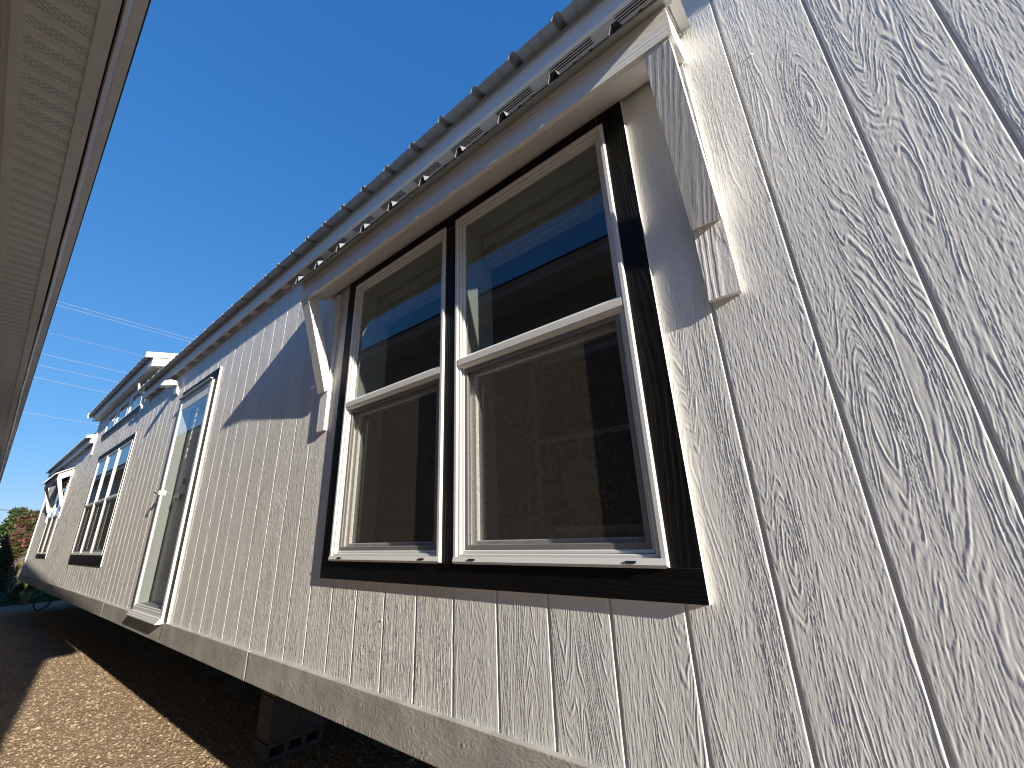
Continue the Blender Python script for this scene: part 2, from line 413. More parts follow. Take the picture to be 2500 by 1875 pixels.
while True:
    g0 = X0G + k*PITCH; k += 1
    a, b = max(g0+GRV/2, XL), min(g0+PITCH-GRV/2, XR)
    if a >= XR: break
    if b-a < .01: continue
    top = ZC if (a+b)/2 > CLX[0] and (a+b)/2 < CLX[1] else ZS
    near = a > -7.0 and a < .62
    if near:
        du, dv = (.00122, .0044) if a > -1.05 else ((.0018, .0065) if a > -2.2 else ((.0026, .009) if a > -3.3 else (.0040, .014)))
        for cells in comps(a, b, ZSK1, top):
            link('siding_plank', fine_plank(cells, a, b, k+200, du, dv), home, (a, 0, ZSK1))
        continue
    hit = any(h[1] > a and h[0] < b for h in holes)
    key = (round(b-a, 4), round(top, 3))
    if not hit and key in shared:
        link('siding_plank', shared[key], home, (a, 0, ZSK1)); continue
    for cells in comps(a, b, ZSK1, top):
        mb = MB(); plank_cells(mb, cells, a, b)
        me = mb.mesh('siding_plank', MT['siding'], (a, 0, ZSK1))
        if not hit: shared[key] = me
        link('siding_plank', me, home, (a, 0, ZSK1))
for nx, nz in ((.080, 1.32), (-1.61, -.33)):
    nh = MB(); c_ = (nx, -.0006, H+nz); nh.tube([(nx, .004, H+nz), (nx, -.0018, H+nz), (nx+.0004, -.0026, H+nz)], [.0048, .0048, .0030], 10)
    nh.obj('nail_head', MT['siding_near'], home, c_, smooth=True)
# sheathing behind the grooves (same openings), floor, back, ends
def sheet(y, z0, z1, x0, x1):
    mb = MB(); xs = sorted({x0, x1} | {min(max(q, x0), x1) for h in holes for q in h[:2]}); zs = sorted({z0, z1} | {min(max(q, z0), z1) for h in holes for q in h[2:]})
    for i in range(len(xs)-1):
        for j in range(len(zs)-1):
            a, b, c, d = xs[i], xs[i+1], zs[j], zs[j+1]
            if b-a < 1e-6 or d-c < 1e-6 or any(h[0] < (a+b)/2 < h[1] and h[2] < (c+d)/2 < h[3] for h in holes): continue
            mb.quad((a,y,c),(b,y,c),(b,y,d),(a,y,d))
    return mb
mb = sheet(.0046, ZSK0+.01, ZS, XL, XR)
for f in sheet(.0046, ZS, ZC, *CLX).f: pass
q = sheet(.0046, ZS, ZC, *CLX); n0 = len(mb.v); mb.v += q.v; mb.f += [tuple(i+n0 for i in f) for f in q.f]; mb.mi += q.mi
mb.obj('sheathing', MT['groove'], home)
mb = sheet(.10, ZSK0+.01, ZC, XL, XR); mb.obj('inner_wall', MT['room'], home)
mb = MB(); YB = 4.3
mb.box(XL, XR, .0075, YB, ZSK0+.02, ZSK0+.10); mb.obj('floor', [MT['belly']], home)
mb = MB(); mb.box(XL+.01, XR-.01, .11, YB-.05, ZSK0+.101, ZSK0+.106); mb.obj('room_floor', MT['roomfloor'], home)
mb = MB(); mb.box(XL, XR, YB, YB+.05, ZSK0, ZS); mb.obj('back_wall', MT['room'], home)
for x in (XL, XR-.02):
    mb = MB(); mb.box(x, x+.02, .012, YB, ZSK0+.1, ZS); mb.obj('end_wall', MT['siding'], home, (x, 0, ZSK0))
for x in (-12.0, -7.0, -6.0, -3.1, -.2):
    mb = MB(); mb.box(x, x+.08, .11, YB-.01, ZSK0+.106, ZS-.01); mb.obj('partition', MT['room'], home)
mb = MB(); mb.box(XL+.02, CLX[0], .11, YB, ZS-.01, ZS); mb.box(CLX[1], XR-.02, .11, YB, ZS-.01, ZS); mb.obj('ceiling', MT['room'], home)
for yy in (.85, 3.2):
    mb = MB(); mb.box(XL+.2, XR-.2, yy-.06, yy+.06, H-.98, H-.966).box(XL+.2, XR-.2, yy-.06, yy+.06, H-.725, H-.711).box(XL+.2, XR-.2, yy-.006, yy+.006, H-.966, H-.725)
    mb.obj('chassis_beam', MT['steel'], home)
# skirt boards
for a, b in ((XL-.018, -13.9), (-13.897, -10.3), (-10.297, -6.6), (-6.597, -2.772), (-2.768, -.1), (-.097, XR)):
    if a < -7 or a > -.5:
        mb = MB(); mb.box(a, b, -.021, .006, ZSK0, ZSK1); bevel(mb.obj('skirt_board', MT['skirt'], home, (a, 0, ZSK0)), .002); continue
    nu = int((b-a)/(.004 if a > -3 else .008)); hh_ = ZSK1-ZSK0
    U = np.linspace(0, b-a, nu); V = np.concatenate([[0, 0, .0015], np.linspace(.004, hh_-.004, 52), [hh_-.0015, hh_, hh_]])
    uu, vv = np.meshgrid(U, V); Y = -.021-grain(vv + .055*perlin(uu/.21, vv/.09, 77) + .02*perlin(uu/.06, vv/.04, 78), uu*1.6, 900+int(-a*7))*1.25
    Y[0] = .006; Y[-1] = .006; Y[1] = -.0200; Y[-2] = -.0200; Y[:, 0] = .006; Y[:, -1] = .006
    link('skirt_board', relief_mesh('skirt_board', U, V, Y, np.ones((len(V)-1, nu-1), bool), MT['skirt_near']), home, (a, 0, ZSK0))
MT['stain'] = simple('rust_stain', (.13, .07, .055), .8)
for sx in (-5.16, -4.36):
    rs = random.Random(int(sx*100)); mb = MB()
    for q in range(6):
        za = ZSK1-.012-.017*q; ww = .012*rs.uniform(.5, 1.2); xo = sx+rs.uniform(-.006, .006)
        mb.poly([(xo-ww, -.0262, za-.012), (xo+ww*.8, -.0262, za-.010), (xo+ww, -.0262, za), (xo-ww*.6, -.0262, za+.003)])
    mb.obj('rust_stain', MT['stain'], home, (sx, 0, ZSK0))
# corner board at the far end
mb = MB(); mb.box(XL-.018, XL+.075, -.02, -.001, ZSK1+.001, ZS-.003); mb.obj('corner_board', MT['trim_v'], home, (XL, 0, ZSK1))

# ------------------------------------------------------------------ windows
def casing(x0, x1, z0, z1, black='blackv', name='casing_board', y0=-.019):
    mb = MB(); mb.box(x0, x1, y0, -.0015, z0, z1, 1, front=0)
    return bevel(mb.obj(name, [MT[black], MT['smooth']], home, (x0, 0, z0)), .0012, 1)
def window(x0, x1, z0, z1, full=True, rail=None, blind=True, label=None):
    o = (x0, 0, z0)
    mb = MB(); deep = MB.ys == 1.0; yd = .10 if deep else .02
    mb.ring(x0, x1, z0, z1, .019, -.030, yd, ch=.004)
    mb.ring(x0+.0195, x1-.0195, z0+.0195, z1-.0195, .0115, -.022, yd)
    mb.ring(x0+.0315, x1-.0315, z0+.0315, z1-.0315, .0105, -.012, yd-.01)
    mb.quad((x0+.004,-.036,z0+.006),(x1-.004,-.036,z0+.006),(x1-.004,-.0305,z0+.022),(x0+.004,-.0305,z0+.022))
    mb.quad((x0+.004,-.031,z0-.002),(x1-.004,-.031,z0-.002),(x1-.004,-.036,z0+.006),(x0+.004,-.036,z0+.006))
    wn = mb.obj('window', MT['vinyl'], home, o)
    if label: wn['label'] = label
    ix0, ix1, iz0, iz1 = x0+.042, x1-.042, z0+.042, z1-.042
    if not full:
        mb = MB(); mb.quad((ix0-.002,.004,iz0-.002),(ix1+.002,.004,iz0-.002),(ix1+.002,.004,iz1+.002),(ix0-.002,.004,iz1+.002)); mb.obj('pane', MT['glass'], wn, o); return wn
    zr0, zr1 = rail
    mb = MB(); mb.prism([(-.026, zr0+.008), (-.030, zr0+.014), (-.030, zr1-.012), (-.020, zr1), (.03, zr1), (.03, zr0), (-.012, zr0)], 'x', x0+.0215, x1-.0215)
    mb.obj('meeting_rail', MT['vinyl'], wn, (x0, 0, zr0))
    mb = MB(); mb.quad((ix0-.003,.001,zr1-.004),(ix1+.003,.001,zr1-.004),(ix1+.003,.001,iz1+.003),(ix0-.003,.001,iz1+.003)); mb.obj('upper_pane', MT['glass'], wn, (x0, 0, zr1))
    # lower sash, set back, behind the insect screen
    if deep: mb = MB(); mb.ring(ix0-.004, ix1+.004, iz0-.004, zr0+.004, .034, .026, .06); mb.obj('lower_sash', MT['vinyl'], wn, o)
    mb = MB(); mb.quad((ix0+.028,.040,iz0+.028),(ix1-.028,.040,iz0+.028),(ix1-.028,.040,zr0-.02),(ix0+.028,.040,zr0-.02)); mb.obj('lower_pane', MT['glass'], wn, o)
    mb = MB(); mb.ring(ix0+.0005, ix1-.0005, iz0+.0005, zr0-.0005, .017, -.0095, .006, ch=.002); mb.obj('screen_frame', MT['grey_frame'], wn, o)
    mb = MB(); mb.quad((ix0+.015,-.005,iz0+.015),(ix1-.015,-.005,iz0+.015),(ix1-.015,-.005,zr0-.015),(ix0+.015,-.005,zr0-.015)); mb.obj('insect_screen', MT['screen'], wn, o)
    for xs in (x0+.085, x1-.11):
        mb = MB(); mb.box(xs, xs+.028, -.0375, -.033, z0+.010, z0+.0155); mb.obj('weep_slot', MT['slot'], wn, (xs, 0, z0))
    # deep interior return and a raised blind
    if deep: mb = MB(); mb.ring(x0+.02, x1-.02, z0+.02, z1-.02, .012, .101, .19); mb.obj('jamb_lining', MT['jamb'], wn, o)
    if blind and deep:
        mb = MB(); mb.box(ix0+.004, ix1-.004, .115, .17, iz1-.07, iz1-.002)
        z = iz1-.075
        for i in range(9): mb.box(ix0+.006, ix1-.006, .118, .166, z-.006, z-.001); z -= .0075
        mb.box(ix0+.006, ix1-.006, .12, .164, z-.022, z-.003)
        for xs in (ix0+.09, ix1-.12): mb.box(xs, xs+.03, .112, .117, z-.03, iz1-.06)
        mb.obj('raised_blind', MT['blind'], wn, o)
    return wn
def double_set(wins, wz, rail, dx):
    cx0, cx1 = wins[0][0]-.086, wins[-1][1]+.078
    casing(cx0, wins[0][0]+.02, wz[0]-.0005, wz[1]+.085)
    casing(wins[-1][1]-.02, cx1, wz[0]-.0005, wz[1]+.085)
    casing(cx0, cx1, wz[0]-.080, wz[0]-.001, 'blackh')
    casing(wins[0][0]+.021, wins[-1][1]-.021, wz[1]-.02, wz[1]+.085, 'blackh')
    for i in range(len(wins)-1): casing(wins[i][1]-.02, wins[i+1][0]+.02, wz[0], wz[1]-.021)
    for i, (a, b) in enumerate(wins): window(a, b, *wz, rail=rail)
    return cx0, cx1
double_set(WA, WZ, (H+.632, H+.684), 0)
MB.ys = .42
double_set(WC, WZ, (H+.632, H+.684), SHIFT)
# three-window group
cx0, cx1 = WB[0][0]-.09, WB[-1][1]+.075
casing(cx0, WB[0][0]+.02, WBZ[0]-.0005, WBZ[1]-.001); casing(WB[-1][1]-.02, cx1, WBZ[0]-.0005, WBZ[1]-.001)
casing(cx0, cx1, WBZ[0]-.13, WBZ[0]-.001, 'blackh'); casing(cx0, cx1, WBZ[1], WBZ[1]+.09, 'blackh')
for i, (a, b) in enumerate(WB): window(a, b, *WBZ, rail=(H+.60, H+.65), blind=False)
for i in range(2):
    mb = MB(); mb.box(WB[i][1]-.004, WB[i+1][0]+.004, -.040, -.0305, WBZ[0]+.03, WBZ[1]-.01); mb.obj('mullion_cover', MT['vinyl'], home)
# clerestory windows
MB.ys = .32
for a, b in WD: window(a, b, *WDZ, full=False)
casing(WD[0][0]-.10, WD[-1][1]+.10, WDZ[0]-.10, WDZ[0]-.001, 'blackh', 'sill_board', -.055)
for a, b in ((WD[0][0]-.10, WD[0][0]-.001), (WD[0][1]+.001, WD[1][0]-.001), (WD[1][1]+.001, WD[2][0]-.001), (WD[2][1]+.001, WD[2][1]+.10)):
    mb = MB(); mb.box(a, b, -.019, -.0015, WDZ[0], WDZ[1]+.03); mb.obj('clerestory_trim', MT['trim_v'], home, (a, 0, WDZ[0]))

MB.ys = 1.0
# ------------------------------------------------------------------ ribbed metal roofing and eaves
def ribbed(x0, x1, yf, zf, yb, zb, pitch=.2286, rib=.024, x_first=None):
    """corrugated sheet: one tall rib and two low ones for every 9 inches, running up the slope"""
    prof = []
    x = x0
    base = x_first if x_first is not None else x0
    k0 = math.floor((x0-base)/pitch)
    pts = [(0, 0), (.012, .0), (.024, rib), (.044, rib), (.056, 0), (.105, 0), (.110, .004), (.118, .004), (.123, 0), (.165, 0), (.170, .004), (.178, .004), (.183, 0)]
    for kk in range(k0, int((x1-base)/pitch)+1):
        for dx, dz in pts:
            xx = base + kk*pitch + dx
            if x0 <= xx <= x1: prof.append((xx, dz))
    if prof[0][0] > x0: prof.insert(0, (x0, 0))
    if prof[-1][0] < x1: prof.append((x1, 0))
    mb = MB(); n = len(prof)
    t = .0016
    for xx, dz in prof: mb.v.append((xx, yf, zf+dz))
    for xx, dz in prof: mb.v.append((xx, yb, zb+dz))
    for xx, dz in prof: mb.v.append((xx, yf, zf+dz-t))
    for xx, dz in prof: mb.v.append((xx, yb, zb+dz-t))
    for i in range(n-1):
        mb.f += [(i, i+1, n+i+1, n+i), (2*n+i+1, 2*n+i, 3*n+i, 3*n+i+1), (2*n+i, 2*n+i+1, i+1, i)]; mb.mi += [0, 0, 0]
    mb.f += [(0, n, 3*n, 2*n), (n-1, 3*n-1, 4*n-1, 2*n-1)]; mb.mi += [0, 0]
    return mb
def eave(x0, x1, zs, yf=-.070, over=-.142, ph=.108, slots=True, rib0=-.475, ridge_y=2.15, pitch=.22):
    zp = zs + ph - .02
    sof = MB(); sof.box(x0, x1, yf+.019, .004, zs, zs+.004); so_ = sof.obj('soffit', MT['soffit'], home, (x0, 0, zs))
    if slots:
        n = int((x1-x0)/.3048)
        for i in range(n):
            xs = x1 - .16 - i*.3048
            g = MB()
            for j in range(4): g.box(xs-.2, xs, -.0455+j*.0105, -.0415+j*.0105, zs-.0025, zs-.0005)
            if xs-.2 > x0: g.obj('vent_slot', MT['slot'], so_, (xs, 0, zs))
    fb = MB(); fb.box(x0, x1, yf, yf+.018, zs-.016, zs+ph-.030); bevel(fb.obj('fascia_board', MT['fascia'], home, (x0, 0, zs)), .0015, 1)
    de = MB(); de.box(x0, x1, yf-.006, yf+.03, zs+ph-.0295, zs+ph-.003); de.obj('drip_edge', MT['drip'], home, (x0, 0, zs))
    z0 = zs+ph-.020; zb = z0 + (ridge_y-over)*pitch
    rf = ribbed(x0-.02, x1+.02, over, z0, ridge_y, zb, x_first=rib0).obj('metal_roof', MT['metal'], home, (x0, 0, zs))
    bk = ribbed(x0-.02, x1+.02, 4.45, z0, ridge_y, zb, x_first=rib0).obj('metal_roof', MT['metal'], home, (x0, 0, zs))
    return z0, zb
rz, _ = eave(-7.10, XR+.1, ZS, rib0=-.475-.034)
eave(-17.15, -10.95, ZS, rib0=-.475-.034)
# raised clerestory roof
cz0, czb = eave(-11.15, -6.93, ZC, yf=-.105, over=-.185, ph=.125, slots=False, ridge_y=2.15)
mb = MB(); mb.box(CLX[1]-.03, CLX[1], .012, 2.1, ZS-.05, ZC+.06); mb.obj('clerestory_end_wall', MT['smooth'], home)
mb = MB(); mb.box(CLX[0], CLX[0]+.03, .012, 2.1, ZS-.05, ZC+.06); mb.obj('clerestory_end_wall', MT['smooth'], home)
mb = MB(); mb.box(CLX[0]-.018, CLX[0]+.075, -.019, -.001, ZS-.25, ZC-.002); mb.obj('corner_board', MT['trim_v'], home, (CLX[0], 0, ZS))
def rake(xa, xb, y0, z0, slope, dep, y1=2.15, name='rake_board'):
    mb = MB(); mb.prism([(y0, z0-dep), (y1, z0-dep+(y1-y0)*slope), (y1, z0+(y1-y0)*slope), (y0, z0)], 'x', xa, xb)
    return mb.obj(name, MT['smooth'], home, (xa, 0, z0))
rake(-6.930, -6.908, -.19, cz0+.03, .22, .075, name='rake_trim')       # bright gable ends of the raised roof
rake(-6.955, -6.9305, -.105, cz0-.03, .22, .11)
rake(-11.175, -11.152, -.19, cz0+.03, .22, .09)
rake(-10.945, -10.925, -.145, rz+.03, .22, .05, name='rake_trim'); rake(-10.97, -10.9455, -.070, rz-.01, .22, .10)
# white curved end return where the near eave stops
mb = MB()
pts = [(-.155, 1.985), (-.14, 1.90), (-.075, 1.83), (-.062, 1.66), (-.045, 1.66), (-.055, 1.84), (-.118, 1.91), (-.138, 1.99)]
mb.prism([(a, b+H+.06) for a, b in pts], 'x', -7.17, -7.135); mb.obj('eave_return', MT['vinyl'], home, (-7.15, 0, ZS))
mb = MB(); mb.box(-7.13, -7.102, -.07, -.001, ZS-.015, rz-.002); mb.obj('eave_end_cap', MT['vinyl'], home)

# ------------------------------------------------------------------ awnings over the paired windows
def awning(dx):
    a, b = -2.312+dx, -.088+dx
    yf, zb0, zt = -.206, H+1.338, H+1.462
    sl = .6
    mb = ribbed(a-.045, b+.04, -.256, zt-.021, -.002, zt-.021+.254*sl, rib=.036, x_first=-.262+dx)
    aw = mb.obj('awning', MT['metal'], home, (a, 0, zt))
    m2 = MB(); m2.box(a, b, yf, yf+.0185, zb0, zt-.001); bevel(m2.obj('fascia_board', MT['trim_h'], aw, (a, yf, zb0)), .002, 1)
    m2 = MB(); m2.prism([(yf+.01, zt), (yf-.001, zt), (-.246, zt-.0250), (-.248, zt-.020), (yf+.01, zt+.010)], 'x', a-.02, b+.02)
    m2.obj('drip_edge', MT['drip'], aw, (a, yf, zt))
    m2 = MB(); m2.prism([(yf+.019, zb0+.012), (-.0195, zb0+.012+.186*sl), (-.0195, zb0+.020+.186*sl), (yf+.019, zb0+.022)], 'x', a+.019, b-.019)
    m2.obj('awning_soffit', MT['smooth'], aw, (a, yf, zb0))
    for xa, xb in ((a, a+.018), (b-.018, b)):
        m2 = MB(); m2.prism([(yf+.019, zb0), (-.001, zb0+.187*sl), (-.001, zt+.187*sl-.004), (yf+.019, zt-.004)], 'x', xa, xb)
        m2.obj('rake_board', MT['smooth'], aw, (xa, yf, zb0))
    for xa in (a+.006, b-.090):
        xb = xa+.080
        m2 = MB(); m2.box(xa, xb, -.0215, -.0015, H+.567, H+1.44); bevel(m2.obj('bracket_cleat', MT['trim_v'], aw, (xa, 0, H+.567)), .0015, 1)
        m2 = MB(); m2.prism([(-.0225, H+.800), (-.040, H+.790), (-.200, zb0-.012), (-.200, zb0-.0005), (-.150, zb0+.026), (-.0225, H+.905)], 'x', xa+.0005, xb-.0005)
        br = m2.obj('bracket_brace', MT['brace'], aw, (xa, 0, H+.79)); bevel(br, .0015, 1)
    return aw
awning(0)['label'] = 'near ribbed metal awning on white bracket braces'
awning(SHIFT)['label'] = 'far ribbed metal awning on white bracket braces'

# ------------------------------------------------------------------ glass storm door
d0, d1 = DX; z0, z1 = DZ
casing(d0-.09, d0+.02, z0-.02, z1-.001); casing(d1-.02, d1+.09, z0-.02, z1-.001); casing(d0-.09, d1+.09, z1, z1+.105, 'blackh')
mb = MB(); mb.ring(d0, d1, z0, z1, .045, -.036, .06, ch=.004); mb.ring(d0+.0455, d1-.0455, z0+.0455, z1-.0455, .016, -.032, .05)
mb.box(d0+.062, d1-.062, -.031, .03, z1-.13, z1-.062)
door = mb.obj('storm_door', MT['vinyl'], home, (d0, 0, z0))
mb = MB(); mb.quad((d0+.06,-.026,z0+.06),(d1-.06,-.026,z0+.06),(d1-.06,-.026,z1-.128),(d0+.06,-.026,z1-.128)); mb.obj('pane', MT['doorglass'], door, (d0, 0, z0))
mb = MB(); mb.box(d0+.02, d1-.02, .075, .105, z0, z1-.02); mb.obj('inner_door', MT['inner'], door, (d0, 0, z0))
mb = MB()
for i in range(3): mb.box(d0-.004, d1+.004, -.05-.010*(2-i), .06, z0-.030+i*.013, z0-.019+i*.013)
mb.obj('threshold', MT['vinyl'], door, (d0, 0, z0))
mb = MB(); mb.box(d0-.012, d1+.012, -.058, -.0365, z1+.0015, z1+.012); mb.obj('door_drip_cap', MT['drip'], door, (d0, 0, z1))
hz = H+.47
mb = MB(); mb.box(d0+.012, d0+.050, -.056, -.0365, hz-.022, hz+.022); mb.box(d0-.005, d0+.018, -.072, -.0565, hz-.005, hz+.010)
mb.tube([(d0+.035, -.06, hz), (d0+.035, -.082, hz), (d0+.085, -.086, hz-.004), (d0+.12, -.082, hz-.010)], .0065, 8)
mb.obj('door_handle', MT['chrome'], door, (d0, 0, hz))
mb = MB(); mb.box(d0+.245, d0+.31, .03, .0745, H+.38, H+.44); mb.tube([(d0+.27, .07, H+.41), (d0+.27, .025, H+.41), (d0+.37, .025, H+.41)], .011, 8)
mb.obj('inner_lever', MT['chrome'], door, (d0, 0, H+.41))
mb = MB(); mb.tube([(d0+.29, .074, H+.56), (d0+.29, .05, H+.56)], .028, 12); mb.obj('deadbolt', MT['chrome'], door, (d0, 0, H+.56))
# marker scribbles running down the glass (illegible in the photograph)
mb = MB(); rr = random.Random(5); zz = H+1.20
for i in range(9):
    cx = d1-.30 - .006*i; hh = .017+.006*rr.random(); ww = .010
    st = [[(-1, 1), (1, .6), (.6, -.2), (-.8, -1)], [(-1, -.2), (0, 1), (1, 0), (0, -1), (-1, -.1)], [(-1, -1), (.2, 1), (1, -.6)]][i % 3]
    mb.tube([(cx+p*ww, -.0285, zz+qq*hh) for p, qq in st], .0011, 4); zz -= .055
mb.obj('marker_writing', MT['ink'], door, (d1-.3, 0, H+1.2))

# ------------------------------------------------------------------ porch light
pl = empty('porch_light', 'white porch light reaching out from the wall under the eave beside the glass door', 'lamp', (-5.72, 0, H+1.56))
mb = MB(); mb.prism([(-.001, 1.58), (-.022, 1.60), (-.030, 1.68), (-.040, 1.735), (-.001, 1.735)], 'x', -5.775, -5.675); mb.v = [(x, y, z+H) for x, y, z in mb.v]
bevel(mb.obj('wall_plate', MT['vinyl'], pl, (-5.72, 0, H+1.56)), .004)
mb = MB(); mb.prism([(-.036, 1.735), (-.036, 1.69), (-.10, 1.672), (-.165, 1.655), (-.172, 1.662), (-.150, 1.712), (-.10, 1.738)], 'x', -5.785, -5.665); mb.v = [(x, y, z+H) for x, y, z in mb.v]
bevel(mb.obj('lamp_hood', MT['vinyl'], pl, (-5.72, 0, H+1.56)), .006)
mb = MB(); mb.tube([(-5.725, -.118, H+1.682), (-5.725, -.120, H+1.655)], [.03, .022], 12); mb.obj('lamp_lens', MT['blind'], pl, (-5.72, 0, H+1.56), smooth=True)

# ------------------------------------------------------------------ concrete-block pier under the home
px, py = -3.62, .44
def block_holes(name, label, x, y, z, L, Wd, Ht, n=3):
    """block lying on its side, its cores facing the camera end"""
    mb = MB(); web = .032; cw = (L-web*(n+1))/n; fl = .026
    xs0, xs1 = x, x+Wd
    mb.box(xs0, xs1, y, y+L, z, z+fl); mb.box(xs0, xs1, y, y+L, z+Ht-fl, z+Ht)
    for i in range(n+1):
        a = y+i*(cw+web); mb.box(xs0, xs1, a, a+web, z+fl, z+Ht-fl)
    o = mb.obj(name, MT['block'], None, (x, y, z)); bevel(o, .004); return tag(o, label, 'block')
def solid_block(name, label, x, y, z, L, Wd, Ht, mt='block', cat='block', group=None):
    mb = MB(); mb.box(x, x+Wd, y, y+L, z, z+Ht)
    for q in (.33, .66): mb.box(x+Wd*.2, x+Wd*.8, y-.001, y+.0, z+Ht*q-.003, z+Ht*q+.003)
    o = mb.obj(name, MT[mt], None, (x, y, z)); bevel(o, .006); return tag(o, label, cat, group)
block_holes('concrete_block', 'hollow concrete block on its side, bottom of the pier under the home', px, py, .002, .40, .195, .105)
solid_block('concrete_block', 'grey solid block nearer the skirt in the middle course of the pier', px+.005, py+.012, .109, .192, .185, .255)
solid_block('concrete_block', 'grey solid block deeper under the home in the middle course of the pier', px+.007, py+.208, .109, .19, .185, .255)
solid_block('wood_block', 'brown wooden pad on top of the block pier under the home', px+.01, py+.02, .366, .26, .17, .15, 'wood', 'wood block')

# ------------------------------------------------------------------ neighbouring home on the left
def shingle_mat():
    m = NT('dark_shingles'); o = m.xyz(); m.set(m.mix(m.noise(m.vec(o[0], o[1], o[2]), 60, 3), (.02, .018, .022), (.05, .045, .05)), .9); return m.m
def vent_mat():
    """vented soffit: rows of short staggered dashes punched in each strip"""
    m = NT('vented_soffit'); o = m.xyz()
    P = .1016
    xm = m.math('MODULO', m.math('ADD', o[0], 20*P), P)              # position across a 4 inch strip
    row = m.math('DIVIDE', xm, .0125); ri = m.math('FLOOR', row); rf = m.math('FRACT', row)
    yo = m.math('ADD', m.math('DIVIDE', o[1], .0275), m.math('MULTIPLY', m.math('MODULO', ri, 2.0), .5)); yf = m.math('FRACT', m.math('ADD', yo, 40))
    dash = m.math('MULTIPLY', m.math('LESS_THAN', m.math('ABSOLUTE', m.math('SUBTRACT', rf, .5)), .11), m.math('LESS_THAN', yf, .78))
    inb = m.math('MULTIPLY', m.math('GREATER_THAN', xm, .004), m.math('LESS_THAN', xm, .054))
    mask = m.math('MULTIPLY', dash, inb)
    n = m.noise(m.vec(o[0], o[1], o[2]), 7, 3)
    c = m.mix(m.ramp(n, .3, .7), (.60, .60, .59), (.66, .66, .65))
    m.set(m.mix(mask, c, (.03, .026, .022)), .6, .3)
    fold = m.ramp(m.math('ABSOLUTE', m.math('SUBTRACT', xm, .080)), 0.0, .010)
    m.bump(m.math('SUBTRACT', fold, m.math('MULTIPLY', mask, .5)), .003)
    return m.m
MT['nsoffit'] = vent_mat()
MT['ntrim'] = simple('tan_aluminium', (.60, .60, .585), .5, bump=(60, .0012), var=.05)
MT['ntrim2'] = simple('fascia_aluminium', (.55, .535, .51), .34, .5, 0.0, bump=(5, .006), var=.05)
MT['nwall'] = emboss('taupe_siding', (.42, .36, .30), along=0, across=2, dist=.0018, K=60)
MT['shingle'] = shingle_mat()
NA = -math.radians(1.12)
nb = empty('neighbouring_home', 'taupe neighbouring home whose vented eave hangs over the alley on the left', 'house', (.85, -1.543, 0), rotz=NA)
def nobj(mb, name, mt, parent=None):
    me = mb.mesh(name, mt if isinstance(mt, (list, tuple)) else MT[mt]); o = bpy.data.objects.new(name, me); C.objects.link(o); o.parent = parent or nb; return o
NL = -23.0; NZ = H+1.86
hole = (-2.75, -1.30, H-.05, H+1.32)
mb = MB()
zc = H-.60; i = 0
while zc < NZ:
    zt = min(zc+.178, NZ+.003)
    for a, b in ((NL, 0.0),):
        if zt > hole[2] and zc < hole[3]:
            for p, q in ((NL, hole[0]), (hole[1], 0.0)):
                m3 = MB(); m3.quad((p,.012,zc),(q,.012,zc),(q,.001,zt),(p,.001,zt)); m3.quad((p,0,zc),(q,0,zc),(q,.012,zc),(p,.012,zc)); nobj(m3, 'lap_board', 'nwall')
        else:
            m3 = MB(); m3.quad((NL,.012,zc),(0,.012,zc),(0,.001,zt),(NL,.001,zt)); m3.quad((NL,0,zc),(0,0,zc),(0,.012,zc),(NL,.012,zc)); nobj(m3, 'lap_board', 'nwall')
    zc = zt
mb = MB(); mb.box(NL, 0, -4.3, -.001, H-.62, NZ+.05); nobj(mb, 'wall', 'nwall')
mb = MB(); mb.box(NL, 0, -4.25, -.03, 0, H-.62); nobj(mb, 'skirting', 'ntrim')
mb = MB(); mb.ring(hole[0], hole[1], hole[2], hole[3], .05, .014, -.02+.03); nw = nobj(mb, 'window', 'vinyl')
mb = MB(); mb.box(hole[0]+.048, hole[1]-.048, .002, .006, hole[2]+.048, hole[3]-.048); nobj(mb, 'pane', [simple('dark_pane', (.012, .013, .015), .05)], nw)
mb = MB(); mb.box(hole[0]+.05, hole[1]-.05, .007, .013, H+.62, H+.66); nobj(mb, 'meeting_rail', 'vinyl', nw)
PW = .3048; n = int(-NL/PW)
sm = MB(); sm.quad((0,.03,0),(PW-.0012,.03,0),(PW-.0012,.232,0),(0,.232,0)); sm.quad((PW-.0012,.03,0),(PW-.0012,.03,.008),(PW-.0012,.232,.008),(PW-.0012,.232,0))
sme = sm.mesh('soffit_panel', MT['nsoffit'])
for i in range(n):
    o = bpy.data.objects.new('soffit_panel', sme); C.objects.link(o); o.parent = nb; o.location = (-(i+1)*PW, 0, NZ)
mb = MB(); mb.box(NL, 0, .002, .034, NZ-.012, NZ-.001); nobj(mb, 'wall_channel', 'ntrim')
mb = MB(); mb.box(NL, 0, .003, .255, NZ+.03, NZ+.04); nobj(mb, 'eave_deck', 'belly')
